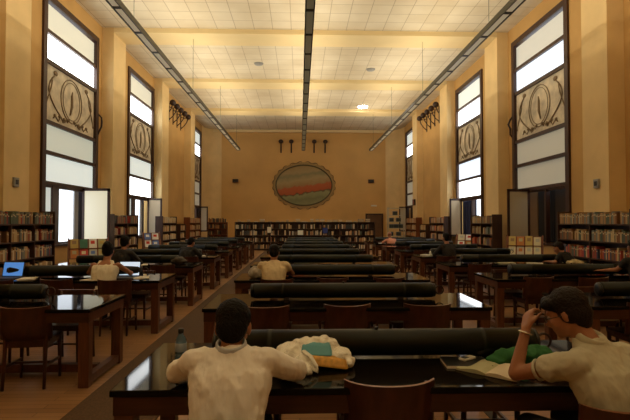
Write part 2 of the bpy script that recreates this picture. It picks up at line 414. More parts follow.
# small grey boxes on the pilasters
for x, sx, nm in ((PXL, 1, 'bright'), (PXR, -1, 'dim')):
    t = empty('wall_control_box', (x, 10.65, 2.47)); tag(t, 'small square grey control box on the pilaster beside the %s window' % nm, 'control box', 'pilaster control boxes')
    a, b = sorted((0, sx * .05)); MB().box(a, b, -.09, .09, -.1, .1).build('box_case', GREYP, t, bevel=.006)
    a, b = sorted((sx * .05, sx * .06)); MB().box(a, b, -.045, .045, -.05, .05).build('dial', BLACK, t)
# loudspeakers on far wall
for x, nm in ((-4.55, 'bright-window side'), (5.05, 'door side')):
    t = empty('wall_loudspeaker', (x, YF, 4.5)); tag(t, 'small dark loudspeaker on the far wall, %s of the mural' % nm, 'loudspeaker', 'far wall loudspeakers')
    MB().box(-.2, .2, -.16, 0, -.12, .12).build('speaker_box', mat('speaker_red_brown', (.06, .012, .008), .5), t, bevel=.01)
    MB().box(-.16, .16, -.17, -.16, -.09, .09).build('speaker_grille', BLACK, t)
t = empty('emergency_light', (5.25, YF, 2.75)); tag(t, 'small white emergency light box on the wall above the far door', 'emergency light')
MB().box(-.2, .2, -.08, 0, -.05, .06).build('light_case', mat('emerg_white', (.8, .75, .6), .5), t, bevel=.01)
MB().box(-.17, .17, -.09, -.08, -.03, .03).build('light_lens', WHITE, t)
t = empty('notice_box', (PXR - .02, 28.0, 2.75)); tag(t, 'small dark notice box on the pilaster beside the last window', 'notice box')
MB().box(-.06, 0, -.25, .25, -.18, .18).build('notice_case', IRON, t); MB().box(-.065, -.06, -.18, .18, -.12, .12).build('notice_sheet', mat('red_notice', (.2, .05, .03), .6), t)

# oval mural
def mural_mat():
    m = bpy.data.materials.new('mural_paint'); m.use_nodes = True; nt = m.node_tree; p = nt.nodes['Principled BSDF']
    tc = nt.nodes.new('ShaderNodeTexCoord'); sp_ = nt.nodes.new('ShaderNodeSeparateXYZ'); nt.links.new(tc.outputs['Object'], sp_.inputs[0])
    n = nt.nodes.new('ShaderNodeTexNoise'); n.inputs['Scale'].default_value = 2.2; n.inputs['Detail'].default_value = 6; nt.links.new(tc.outputs['Object'], n.inputs[0])
    # v = z - .12 x + noise
    a = nt.nodes.new('ShaderNodeMath'); a.operation = 'MULTIPLY_ADD'; nt.links.new(sp_.outputs[0], a.inputs[0]); a.inputs[1].default_value = -.13; nt.links.new(sp_.outputs[2], a.inputs[2])
    b = nt.nodes.new('ShaderNodeMath'); b.operation = 'MULTIPLY_ADD'; nt.links.new(n.outputs['Fac'], b.inputs[0]); b.inputs[1].default_value = .55; nt.links.new(a.outputs[0], b.inputs[2])
    mr = nt.nodes.new('ShaderNodeMapRange'); mr.inputs[1].default_value = -1.3; mr.inputs[2].default_value = 1.7; nt.links.new(b.outputs[0], mr.inputs[0])
    r = nt.nodes.new('ShaderNodeValToRGB'); e = r.color_ramp.elements
    e[0].position = 0; e[0].color = (.30, .27, .13, 1); e[1].position = 1; e[1].color = (.34, .24, .10, 1)
    for ps, c in ((.18, (.20, .20, .09)), (.30, (.30, .30, .14)), (.335, (.12, .07, .03)), (.36, (.42, .10, .03)), (.50, (.46, .12, .04)), (.535, (.36, .22, .09)), (.66, (.42, .32, .15)), (.78, (.26, .24, .12)), (.86, (.40, .30, .14))):
        q = e.new(ps); q.color = (*c, 1)
    nt.links.new(mr.outputs[0], r.inputs[0]); nt.links.new(r.outputs[0], p.inputs['Base Color']); p.inputs['Roughness'].default_value = .8
    return m
t = empty('oval_mural', (.28, YF, 4.2)); t.scale = (.93, 1, .98); tag(t, 'large oval mural with a red landscape band and scrolled border on far wall', 'mural')
def oval(rx_, rz_, y, n=48): return [(rx_ * cos(2 * pi * j / n), y, rz_ * sin(2 * pi * j / n)) for j in range(n)]
vv = oval(2.1, 1.42, -.03) + oval(2.1, 1.42, 0); n = 48
MB().add(vv, [tuple(range(n)), tuple(range(2 * n - 1, n - 1, -1))] + [(j, (j + 1) % n, n + (j + 1) % n, n + j) for j in range(n)]).build('mural_painting', mural_mat(), t)
MB().tube(oval(2.14, 1.46, -.04), .05, 6, closed=True).build('mural_frame', mat('mural_frame_olive', (.10, .08, .03), .6), t)
vv = oval(2.1, 1.42, -.035) + oval(2.36, 1.66, -.035) + oval(2.36, 1.66, 0) + oval(2.1, 1.42, 0)
MB().add(vv, [(j + k * n, (j + 1) % n + k * n, (j + 1) % n + (k + 1) % 4 * n, j + (k + 1) % 4 * n) for j in range(n) for k in range(4)]).build('mural_border', mat('mural_border_ochre', (.36, .24, .09), .7), t)
m = MB()
for q in range(12):
    a0 = q * pi / 6 + .06; m.tube([((2.36 + .05 * sin(s_ * 3)) * cos(a0 + s_ * .13), -.05, (1.68 + .05 * sin(s_ * 3)) * sin(a0 + s_ * .13)) for s_ in [j * .4 for j in range(9)]], [.012 + .02 * abs(sin(j * .8)) for j in range(9)], 6)
m.build('mural_scroll', mat('mural_scroll_brown', (.16, .11, .05), .7), t)

# ------------------------------------------------------------------ reading tables
TW, TD, TH = 2.85, .95, .76
def make_table():
    t = empty('reading_table')
    MB().box(0, TW, 0, TD, TH - .035, TH).build('table_top', TOP, t, bevel=.006)
    a = MB().box(.015, TW - .015, .015, .045, TH - .13, TH - .035).box(.015, TW - .015, TD - .045, TD - .015, TH - .13, TH - .035)
    a.build('apron', TABLE, t)
    for x in (.015, TW - .115):
        MB().box(x, x + .1, .045, TD - .045, TH - .13, TH - .035).build('end_rail', LEGW, t)
        for y in (.02, TD - .12): MB().box(x, x + .1, y, y + .1, 0, TH - .13).build('leg', LEGW, t, bevel=.006)
        MB().box(x + .01, x + .09, .12, TD - .12, .02, .10).build('foot_rail', LEGW, t, bevel=.004)
    MB().box(.105, TW - .105, TD / 2 - .04, TD / 2 + .04, .03, .11).build('stretcher', LEGW, t)
    return t
def make_lamp():
    t = empty('desk_lamp'); L = .98; r = .081; zc = .094
    MB().lathe([(r * .96, -L), (r, -L + .02), (r, -L + .3), (r * 1.02, -L + .3), (r * 1.02, -L + .34), (r, -L + .34), (r, L - .34), (r * 1.02, L - .34), (r * 1.02, L - .3), (r, L - .3), (r, L - .02), (r * .96, L)], (0, 0, zc), 24, axis='x').build('lamp_shade', LAMPM, t)
    for s in (-1, 1):
        MB().lathe([(r * .6, 0), (r * .9, .0), (r * .92, s * .02), (r * .5, s * .03)], (s * L, 0, zc), 20, axis='x').build('end_cap', BLACK, t)
        MB().box(s * .62 - .03, s * .62 + .03, -.05, .05, 0, .04).build('lamp_foot', BLACK, t)
    MB().tube([(L + .075 + .045 * cos(a), 0, zc + .045 * sin(a)) for a in [2 * pi * j / 14 for j in range(14)]], .008, 6, closed=True).build('pull_ring', IRON, t)
    MB().lathe([(.012, r - .01), (.012, r + .012), (.006, r + .016)], (0, 0, zc), 10).build('switch_knob', BLACK, t)
    return t
def make_chair():
    t = empty('library_chair')
    # seat: rounded front, slightly dished
    pts = []
    n = 20
    for j in range(n):
        a = 2 * pi * j / n; ca, sa = cos(a), sin(a)
        e = .45
        x = .225 * (abs(ca) ** e) * (1 if ca > 0 else -1); y = .215 * (abs(sa) ** e) * (1 if sa > 0 else -1)
        x *= 1.04 if y > 0 else .9
        pts.append((x, y))
    vv = [(x, y, .435) for x, y in pts] + [(x, y, .462) for x, y in pts] + [(x * .8, y * .8, .468) for x, y in pts] + [(0, 0, .458)]
    fs = [tuple(range(n - 1, -1, -1))]
    for j in range(n):
        k = (j + 1) % n
        fs += [(j, k, n + k, n + j), (n + j, n + k, 2 * n + k, 2 * n + j), (2 * n + j, 2 * n + k, 3 * n)]
    MB().add(vv, fs, 0, False).build('seat', CHAIR, t)
    a = MB().box(-.18, .18, .15, .175, .39, .435).box(-.18, .18, -.185, -.16, .39, .435).box(-.19, -.165, -.16, .15, .39, .435).box(.165, .19, -.16, .15, .39, .435)
    a.build('seat_frame', CHAIR, t)
    for s in (-1, 1):
        MB().tube([(s * .185, .17, 0), (s * .18, .165, .435)], [.014, .022], 8).build('leg', CHAIR, t)
        MB().tube([(s * .185, -.23, 0), (s * .18, -.19, .44), (s * .185, -.2, .62), (s * .195, -.205, .78)], [.015, .021, .018, .014], 8).build('leg', CHAIR, t)
    # curved back panel; ends come forward, centre bows back
    def arc(u): return (.232 * sin(u * .98) / sin(.98), -.285 + .085 * (1 - cos(u * 1.15)) / (1 - cos(1.15)))
    m = MB(); k = 12; vv = []
    for zi, z, off in ((0, .47, .03), (1, .60, .005), (2, .71, -.008), (3, .785, -.018)):
        for j in range(k + 1):
            x, y = arc(-1 + 2 * j / k)
            zz = z + (.012 * (abs(-1 + 2 * j / k) ** 3) if zi == 3 else 0)
            vv.append((x, y + off, zz)); vv.append((x, y + off + .022, zz))
    fs = []; w2 = 2 * (k + 1)
    for r_ in range(3):
        for j in range(k):
            b0 = r_ * w2 + 2 * j
            fs += [(b0, b0 + 2, b0 + 2 + w2, b0 + w2), (b0 + 1, b0 + 1 + w2, b0 + 3 + w2, b0 + 3)]
        fs += [(r_ * w2, r_ * w2 + w2, r_ * w2 + w2 + 1, r_ * w2 + 1), (r_ * w2 + 2 * k, r_ * w2 + 2 * k + 1, r_ * w2 + w2 + 2 * k + 1, r_ * w2 + w2 + 2 * k)]
    fs += [(2 * j, 2 * j + 1, 2 * j + 3, 2 * j + 2) for j in range(k)]
    m.add(vv, fs, 0, True)
    tf = [(3 * w2 + 2 * j, 3 * w2 + 2 * j + 2, 3 * w2 + 2 * j + 3, 3 * w2 + 2 * j + 1) for j in range(k)]
    m.add(vv, tf, 1, False)
    m.build('backrest', [CHAIR, EDGE], t)
    for s in (-1, 1): MB().box(s * .18 - .009, s * .18 + .009, -.2, .16, .19, .215).build('stretcher', CHAIR, t)
    MB().box(-.17, .17, -.02, .0, .193, .213).build('stretcher', CHAIR, t)
    return t
ORD = ['first', 'second', 'third', 'fourth', 'fifth', 'sixth', 'seventh', 'eighth', 'ninth']
BLK = {'c': ('middle block', -.95, 0), 'l': ('bright-window block', -2.02 - TW, 1), 'r': ('shuttered-window block', 2.88, 1)}
SEATN = ('bright-window end', 'middle', 'shuttered-window end')
def row_y(k): return 2.44 + 2.26 * k
tab0, lamp0, ch0 = make_table(), make_lamp(), make_chair()
first = [True]
OCC = {('c', 0, 0): 'man', ('c', 0, 2): 'w', ('l', 2, 2): 1, ('c', 2, 0): 1, ('l', 3, 1): 1, ('l', 4, 2): 1, ('r', 3, 2): 1, ('r', 7, 0): 1, ('r', 4, 0): 1, ('r', 2, 2): 1, ('l', 2, 0): 1}
CHAIRS = {}
for b in 'clr':
    bn, x0, k0 = BLK[b]
    for k in range(k0, 9):
        y = row_y(k)
        nth = ORD[k - k0]
        t = tab0 if first[0] else copy_tree(tab0); l = lamp0 if first[0] else copy_tree(lamp0)
        t.location = (x0, y, 0); tag(t, 'long dark reading table, %s, %s row from the front' % (bn, nth), 'table', 'long reading tables')
        l.location = (x0 + TW / 2 - (.28 if b == 'l' and k == 1 else 0), y + .55, TH); tag(l, 'long dark tube reading lamp on the %s table from the front, %s' % (nth, bn), 'lamp', 'tube lamps on the reading tables')
        for far in (0, 1):
            for s in range(3):
                occ = (b, k, s) in OCC and not far
                # what nobody can see from here is left out
                if far and k == 8: continue
                if b == 'l' and s == 0 and (k < 3 and not occ): continue
                if b == 'r' and s == 2 and (k < 3 and not occ): continue
                if b == 'r' and k == 1 and s == 1: continue
                c = ch0 if first[0] else copy_tree(ch0); first[0] = False
                cx = x0 + TW / 2 + (s - 1) * .81 + rnd.uniform(-.02, .02)
                jit = rnd.uniform(-.07, .07); pull = rnd.uniform(-.03, .05)
                if occ: pull = .12; jit *= .3
                if b == 'c' and k == 0: pull = .17 if occ else .0; jit = 0
                if b == 'l' and k == 1: jit = .12 if s == 2 and not far else jit
                if far: c.location = (cx, y + TD - .26 + .24 + pull, 0); c.rotation_euler.z = pi + jit
                else: c.location = (cx, y + .235 - pull, 0); c.rotation_euler.z = jit
                if b == 'l' and k == 1 and s == 2 and not far: c.location.x = -2.66
                if occ and b == 'c' and k == 0: c.location = (-.33, 2.17, 0) if s == 0 else (1.47, 2.31, 0)
                if occ and (b, k, s) == ('r', 3, 2): c.location.x = 5.42
                side = 'far' if far else 'near'
                tag(c, 'dark wooden chair, %s side, %s of the %s table from the front, %s' % (side, SEATN[s], nth, bn), 'chair', 'dark wooden library chairs')
                CHAIRS[(b, k, s, far)] = c

# ------------------------------------------------------------------ bookcases and books
BC = [(.42, .06, .04), (.30, .035, .03), (.55, .42, .22), (.10, .13, .09), (.35, .20, .08), (.06, .07, .12), (.62, .55, .40), (.22, .10, .04), (.45, .28, .12), (.04, .04, .04), (.50, .15, .05), (.2, .22, .2)]
BCN = ['dark red', 'maroon', 'tan', 'dark green', 'brown', 'navy', 'cream', 'chestnut', 'ochre', 'black', 'orange red', 'grey']
BM = [mat('book_' + n_.replace(' ', '_'), c, .55) for n_, c in zip(BCN, BC)]
def book_mesh(m):
    mb = MB()   # unit book: spine towards +x, x 0..-1 depth, y 0..1 thickness, z 0..1 height
    mb.box(-1, 0, 0, .12, 0, 1); mb.box(-1, 0, .88, 1, 0, 1); mb.box(-.06, .02, 0.05, .95, 0, 1); mb.box(-.96, -.06, .12, .88, .02, .97, 1)
    mb.box(.018, .024, .15, .85, .70, .82, 2)
    return mb.mesh('book', [m, PAGES, mat('spine_label', (.6, .5, .3), .6)])
BMESH = [book_mesh(m) for m in BM]
rest = MB(); restm = BM + [PAGES]
nbook = [0]
ROWS = {}
def th_(n): return '%d%s' % (n, 'th' if 10 <= n % 100 <= 20 else {1: 'st', 2: 'nd', 3: 'rd'}.get(n % 10, 'th'))
def fill_row(side, xf, y0, y1, zb, hh, single, casename, rowname, pal=None, dens=1.0, thick=(.026, .062)):
    """books on a shelf; xf front x; side -1: case on the left wall (spines face +x)."""
    y = y0 + .015; row = []
    while y < y1 - .05:
        th = rnd.uniform(*thick)
        if rnd.random() > dens: y += rnd.uniform(.04, .14); continue
        if y + th > y1 - .01: break
        h = hh * rnd.uniform(.72, .98); ci = rnd.choice(pal) if pal else rnd.randrange(len(BM)); d = rnd.uniform(.17, .23)
        if single and nbook[0] < 298:
            o = bpy.data.objects.new('book', BMESH[ci]); col.objects.link(o); nbook[0] += 1
            o.scale = (d, th * .93, h); o.location = (xf - .03 if side < 0 else xf + .03, y, zb)
            if side > 0: o.rotation_euler.z = pi; o.location.y = y + th * .93
            ROWS.setdefault((casename, rowname), []).append((o, ci))
        else:
            xa, xb = sorted((xf + side * .03, xf + side * (.03 + d)))
            rest.box(xa, xb, y, y + th * .93, zb, zb + h, ci)
        y += th
def bookcase(side, xf, y0, y1, nb, boards, top_books, name, label, wood, single_rows=0, casename='', depth=.33, pals=None, hh=.27, htop=1.85):
    t = empty('bookcase', (xf, y0, 0)); tag(t, label, 'bookcase', 'bookcases along the walls')
    L = y1 - y0
    def bx(m, d0, d1, a, b, z0, z1):
        xa, xb = sorted((side * d0, side * d1)); return m.box(xa, xb, a, b, z0, z1)
    for i in range(nb + 1):
        yy = i * (L - .03) / nb
        nm = 'side_panel' if i in (0, nb) else 'divider'
        bx(MB(), 0, depth, yy, yy + .03, 0, htop if i in (0, nb) else boards[-1]).build(nm, wood, t)
    for z in boards: bx(MB(), .005, depth - .01, .03, L - .03, z - .03, z).build('shelf', wood, t)
    bx(MB(), depth - .01, depth, .03, L - .03, 0, htop - .1).build('back_panel', wood, t)
    for r_, z in enumerate(reversed(boards)):
        nm = 'top shelf' if r_ == 0 else ORD[r_] + ' shelf down'
        nxt = hh
        for i in range(nb):
            a = y0 + i * (L - .03) / nb + .03; b = y0 + (i + 1) * (L - .03) / nb
            pal = pals[r_ % len(pals)] if pals else None
            fill_row(side, xf, a, b, z, nxt, r_ < single_rows, casename, nm, pal, dens=.97 if r_ < 1 else .93)
    return t
BO = [.1, .46, .82, 1.19, 1.56]
XBL, XBR = -5.82, 6.32
palA = [[1, 3, 4, 7, 9, 8, 11, 3], [1, 4, 8, 2, 11, 7, 9, 6], [1, 2, 8, 4, 6, 5, 11], [2, 8, 4, 6, 9], [4, 7, 9]]
palB = [[7, 4, 8, 11, 3, 2], [11, 2, 3, 7, 4], [7, 10, 0, 2, 5, 3], [2, 4, 8, 11], [4, 7, 9]]
bookcase(-1, XBL, 9.0, 11.62, 3, BO, True, '', 'large dark bookcase full of old volumes against the wall before the bright near window', SHELFW, 3, 'near bright-side bookcase', pals=palA)
bookcase(1, XBR, 9.0, 11.62, 2, BO, True, '', 'large dark bookcase of old volumes before the dim shuttered near window', SHELFW, 3, 'near dim-side bookcase', pals=palB)
bookcase(-1, XBL, 15.25, 17.5, 2, BO, True, '', 'dark bookcase between the two bright windows', SHELFW, pals=palA)
bookcase(1, XBR, 15.6, 17.6, 2, BO, True, '', 'dark bookcase between the shuttered window and the navy-curtained one', SHELFW, pals=palB)
bookcase(-1, XBL, 20.6, 22.9, 2, BO, True, '', 'dark bookcase just past the second bright window', SHELFW, pals=[[2, 6, 8], [2, 8, 10, 6]])
bookcase(1, XBR, 20.9, 23.3, 2, BO, True, '', 'dark bookcase just past the navy-curtained window', SHELFW, pals=[[2, 6, 8, 10, 5]])
bookcase(-1, XBL, 23.6, 24.7, 1, BO[:4], True, '', 'low dark bookcase under the bright-side row of iron sconces', SHELFW, pals=[[2, 6, 8, 4]], htop=1.5)
bookcase(1, XBR, 24.0, 25.2, 1, BO[:4], True, '', 'low dark bookcase under the dim-side row of iron sconces', SHELFW, pals=[[2, 6, 8, 4]], htop=1.5)
bookcase(-1, XBL, 25.6, 28.4, 2, BO, True, '', 'reddish wooden bookcase near the far end of the bright wall', REDW, pals=[[2, 6, 8, 4, 10]])
bookcase(1, XBR, 26.0, 28.6, 2, BO, True, '', 'reddish wooden bookcase near the far end of the shuttered wall', REDW, pals=[[2, 6, 8, 4, 10]])
for (cn, rn), lst in ROWS.items():
    for i, (o, ci) in enumerate(reversed(lst)):
        tag(o, '%s book, %s of the %s, %s from its window end' % (BCN[ci], rn, cn, th_(i + 1)), 'book', 'books on the near bookcases')
# across the far end (faces the camera)
def far_case(x0, x1, y, nb, label, boards, wood, htop, pal):
    t = empty('bookcase', (x0, y, 0)); tag(t, label, 'bookcase', 'bookcases at the far end')
    L = x1 - x0
    for i in range(nb + 1):
        xx = i * (L - .03) / nb
        MB().box(xx, xx + .03, 0, .33, 0, htop if i in (0, nb) else boards[-1]).build('side_panel' if i in (0, nb) else 'divider', wood, t)
    for z in boards: MB().box(.03, L - .03, .005, .32, z - .03, z).build('shelf', wood, t)
    MB().box(.03, L - .03, .32, .33, 0, boards[-1]).build('back_panel', wood, t)
    for z in boards[:-1] if htop == boards[-1] else boards:
        for i in range(nb):
            xa = x0 + i * (L - .03) / nb + .03; xb = x0 + (i + 1) * (L - .03) / nb
            x = xa + .02
            while x < xb - .06:
                th = rnd.uniform(.03, .08)
                if rnd.random() < .12: x += rnd.uniform(.05, .3); continue
                if x + th > xb: break
                rest.box(x, x + th * .93, y + .03, y + .24, z, z + rnd.uniform(.19, .27), rnd.choice(pal)); x += th
far_case(-3.65, 4.25, 27.0, 8, 'long low dark bookcase across the far end below the oval mural', [.1, .48, .86, 1.22, 1.6], SHELFW, 1.6, [9, 4, 2, 8, 7, 3, 9, 9, 6])
far_case(-5.45, -4.3, 28.5, 1, 'small reddish bookcase in the far corner beside the bright wall', [.1, .48, .86, 1.22, 1.58], REDW, 1.6, [9, 4, 9, 7])
# white metal rack, far corner on the door side
t = empty('metal_rack', (5.15, 27.8, 0)); tag(t, 'pale metal rack with dark boxes standing near the far door', 'rack')
WM = mat('pale_metal', (.5, .47, .36), .4)
for x in (0, .95):
    for y in (0, .4): MB().box(x, x + .04, y, y + .04, 0, 2.45).build('post', WM, t)
for z in (.3, .8, 1.25, 1.62, 2.0, 2.42): MB().box(0, .99, 0, .44, z - .03, z).build('shelf', WM, t)
k = 0
for z, xs in ((.8, (.05, .5)), (1.25, (.06, .34, .62)), (1.62, (.08, .5)), (2.0, (.3,))):
    for x in xs:
        k += 1
        t = empty('storage_box', (5.15 + x, 27.85, z)); tag(t, 'dark storage box on the pale metal rack, %s shelf, %s' % ({.8: 'lowest', 1.25: 'second', 1.62: 'third', 2.0: 'topmost'}[z], ('door side', 'beside the first one' if len(xs) < 3 else 'middle', 'window side')[xs.index(x)]), 'box', 'boxes on the metal rack')
        MB().box(0, .24, 0, .3, 0, .2).build('box_body', mat('box_dark', (.03, .04, .045), .5), t, bevel=.01)
        MB().box(-.005, .245, -.005, .305, .2, .23).build('box_lid', mat('box_lid_blue', (.18, .22, .25), .5), t)
# books and objects on top of the far bookcase
x = -3.5
nb_ = 0
topcols = ['cream', 'black', 'tan', 'grey', 'dark red', 'brown']
seen_lab = {}
while x < 4.0:
    w_ = rnd.uniform(.10, .32); ci = rnd.choice([6, 9, 2, 11, 9, 4, 7])
    h_ = rnd.uniform(.05, .22)
    m = MB(); yb = 27.05
    kq = max(1, int(h_ / .045)); z = 0; np_ = globals().get('np_', 0) + 1
    for q in range(kq):
        m = MB(); dx = rnd.uniform(-.02, .02); m.box(-.0, w_, 0, .2, 0, .042, 0); m.box(.008, w_ - .008, -.003, .19, .008, .034, 1)
        o = m.build('book', [BM[ci], PAGES]); o.location = (x + dx, yb, 1.6 + z); z += .043
        tag(o, '%s book lying flat on the far bookcase, %s pile from bright wall, %s layer' % (BCN[ci], th_(np_), ('bottom', 'second', 'third', 'fourth', 'fifth', 'sixth')[q]), 'book', 'flat books on top of the far bookcase')
        nb_ += 1
        if q < kq - 1: ci = rnd.choice([6, 9, 2, 11, 4])
    x += w_ + rnd.uniform(.05, .25)
o = rest.build('shelved_books', restm); tag(o, 'rows of old books filling the bookcases further down the hall', 'books', kind='stuff')

# white notices on the far bookcase
for x, z, w_, h_, c, lb in ((-1.85, .98, .26, .36, (.7, .65, .5), 'white notice sheet taped to the bright-wall end of the far bookcase'), (-.15, .85, .34, .3, (.75, .75, .6), 'white notice sheet on the middle of the far bookcase'),
                         (1.25, .95, .32, .34, (.03, .05, .25), 'blue folder panel on the far bookcase')):
    t = empty('notice_board', (x, 26.99, z)); tag(t, lb, 'notice')
    MB().box(0, w_, -.02, 0, 0, h_).build('notice_backing', BLACK, t); MB().box(.02, w_ - .02, -.025, -.02, .02, h_ - .02).build('notice_sheet', mat('sheet_%d' % int(z * 100), c, .6), t)

# ------------------------------------------------------------------ magazine display racks below the near windows
COVERS = [(.70, .66, .48), (.55, .42, .12), (.6, .03, .02), (.03, .18, .12), (.55, .2, .04), (.5, .52, .5), (.45, .45, .25), (.6, .55, .5), (.3, .2, .1), (.10, .20, .62), (.86, .86, .88)]
CVM = [mat('cover_%d' % i, c, .4) for i, c in enumerate(COVERS)]
CVN = ['cream', 'mustard', 'red', 'dark green', 'orange', 'pale grey', 'olive', 'off-white', 'brown', 'blue', 'white']
def rack(side, xf, y0, L, rz, zb, zt, label, plan, where):
    t = empty('magazine_rack', (xf, y0, 0), rz); tag(t, label, 'magazine rack', 'sloping magazine racks below windows')
    dp = .36
    for yy in (0, L - .03):
        P = [(0, 0), (dp, 0), (dp, zt + .03), (dp - .10, zt + .03), (0, zb)]
        vv = [(side * d, yy, z) for d, z in P] + [(side * d, yy + .03, z) for d, z in P]
        MB().add(vv, [(0, 1, 2, 3, 4), (9, 8, 7, 6, 5)] + [(j, (j + 1) % 5, 5 + (j + 1) % 5, 5 + j) for j in range(5)]).build('side_panel', REDW, t)
    # sloping board
    sl = (dp - .14) / (zt - zb)
    def S(z, off=0): return side * ((z - zb) * sl + .03 + off)
    MB().hexa([(S(zb), .03, zb), (S(zb, .02), .03, zb), (S(zb), L - .03, zb), (S(zb, .02), L - .03, zb),
               (S(zt), .03, zt), (S(zt, .02), .03, zt), (S(zt), L - .03, zt), (S(zt, .02), L - .03, zt)]).build('sloping_board', REDW, t)
    nt_ = len(plan)
    for r_, row in enumerate(plan):
        z = zb + (zt - zb) * r_ / nt_ + .02
        a, b = sorted((S(z, -.05), S(z, .0))); MB().box(a, b, .03, L - .03, z - .015, z).build('ledge', REDW, t)
        wd = (L - .1) / len(row)
        for i, ci in enumerate(row):
            if ci is None: continue
            h = min(.32, (zt - zb) / nt_ + .0) * rnd.uniform(.85, .97); yy = .05 + i * wd
            xo = 0
            c8 = []
            for zz in (z + .003, z + h):
                for q in (yy + .01, yy + wd * .88):
                    for off in (-.022, -.008): c8.append((xo + S(zz, off), q, zz))
            # order x,y,z
            o = MB().hexa(c8).build('magazine', CVM[ci]); o.location = (xf, y0, 0); o.rotation_euler.z = rz
            # masthead strip as its own colour block
            c9 = []
            for zz in (z + h * .45, z + h * .8):
                for q in (yy + wd * .22, yy + wd * .66):
                    for off in (-.024, -.0215): c9.append((xo + S(zz, off), q, zz))
            MB().hexa(c9).build('cover_print', CVM[(ci * 3 + 5) % len(CVM)], o)
            tag(o, '%s magazine, %s tier of rack %s, %s from near end' % (CVN[ci], ('lower', 'upper')[r_], where, th_(i + 1)), 'magazine', 'magazines displayed %s' % where)
rack(-1, -6.05, 12.75, 1.0, R(-62), .62, 1.14, 'sloping wooden magazine rack below the bright near window', [[4, 2, 5, 6], [1, 3, 10, 6]], 'below the bright window')
rack(1, 6.55, 12.75, .95, R(62), .66, 1.2, 'sloping wooden magazine rack below the dim shuttered window', [[0, 0, 7, 0], [0, 1, 4, 1]], 'below the dim window')
rack(-1, -5.95, 18.5, .66, R(-62), .62, 1.18, 'sloping wooden magazine rack below the second bright window', [[10, 9], [9, 10]], 'below the second bright window')
rack(1, 6.75, 18.5, .7, R(62), .62, 1.1, 'sloping wooden magazine rack below the navy-curtained window', [[4, 10], [10, 0]], 'below the curtained window')

# ------------------------------------------------------------------ people
def remesh(mb, vox, smooth=2, disp=None):
    me = mb.mesh('tmp', [WALL]); o = bpy.data.objects.new('tmp', me); col.objects.link(o)
    md = o.modifiers.new('r', 'REMESH'); md.mode = 'VOXEL'; md.voxel_size = vox; md.use_smooth_shade = True
    if smooth:
        ms = o.modifiers.new('s', 'SMOOTH'); ms.iterations = smooth; ms.factor = .5
    bpy.context.view_layer.update()
    dg = bpy.context.evaluated_depsgraph_get(); out = bpy.data.meshes.new_from_object(o.evaluated_get(dg))
    bpy.data.objects.remove(o); bpy.data.meshes.remove(me); out.materials.clear()
    if disp:
        nn = [v.normal.copy() for v in out.vertices]
        for v, n_ in zip(out.vertices, nn): v.co += n_ * disp(v.co)
    out.polygons.foreach_set('use_smooth', [True] * len(out.polygons))
    return out
def link(name, me, mats, parent):
    for m in mats: me.materials.append(m)
    me.name = name; o = bpy.data.objects.new(name, me); col.objects.link(o); o.parent = parent; return o
def cap(mb, p0, p1, r0, r1, n=12):
    p0, p1 = Vector(p0), Vector(p1); d = (p1 - p0)
    L = d.length; d.normalize(); pts = []; rs = []
    for a in (80, 50, 25, 0): pts.append(p0 - d * r0 * sin(R(a))); rs.append(max(.001, r0 * cos(R(a))))
    for a in (0, 25, 50, 80): pts.append(p1 + d * r1 * sin(R(a))); rs.append(max(.001, r1 * cos(R(a))))
    mb.tube(pts, rs, n)
def ring_loft(mb, rings, n=20):
    """rings: (centre, rx, ry, tilt) closed stack of ellipses"""
    vs_ = []; k = len(rings)
    for (c, rx_, ry_, tl) in rings:
        for j in range(n):
            a = 2 * pi * j / n; v = Vector((rx_ * cos(a), ry_ * sin(a), 0)); v.rotate(Euler((tl, 0, 0))); vs_.append(v + Vector(c))
    fs = [(i * n + j, i * n + (j + 1) % n, (i + 1) * n + (j + 1) % n, (i + 1) * n + j) for i in range(k - 1) for j in range(n)]
    fs += [tuple(range(n - 1, -1, -1)), tuple((k - 1) * n + j for j in range(n))]
    mb.add(vs_, fs, 0, True)

def hand(mb, wr, d, nrm, curl, side, s=1.0, spread=.0):
    """wr wrist, d direction of the hand, nrm palm normal (fingers curl towards it), side +1: thumb on +s side"""
    wr = Vector(wr); d = Vector(d).normalized(); nrm = Vector(nrm); nrm = (nrm - d * nrm.dot(d)).normalized(); sd = d.cross(nrm).normalized() * side
    kn = wr + d * .085 * s
    for q in range(4):
        cap(mb, wr + d * .015 * s + sd * (.022 - .0147 * q) * s, kn + sd * (.031 - .0205 * q) * s, .016 * s, .0115 * s, 8)
    for q, L in enumerate((.068, .078, .072, .056)):
        p = kn + sd * (.031 - .0205 * q) * s; dd = (d + sd * spread * (1.5 - q) * .12).normalized()
        for seg, f in enumerate((.45, .32, .23)):
            a = curl * (.6, 1.0, .8)[seg]; ax = dd.cross(nrm).normalized()
            dd = (Matrix.Rotation(a, 3, ax) @ dd).normalized()
            p2 = p + dd * L * f * s; cap(mb, p, p2, (.0095 - seg * .0008) * s, (.0088 - seg * .0008) * s, 8); p = p2
    tb = wr + d * .025 * s + sd * .022 * s; t1 = tb + (d * .6 + sd * .75 + nrm * .25).normalized() * .038 * s
    t2 = t1 + (d * .85 + sd * .25 + nrm * .45).normalized() * .030 * s; t3 = t2 + (d * .9 + nrm * .5).normalized() * .024 * s
    cap(mb, tb, t1, .015 * s, .0115 * s, 8); cap(mb, t1, t2, .011 * s, .0098 * s, 8); cap(mb, t2, t3, .0098 * s, .008 * s, 8)

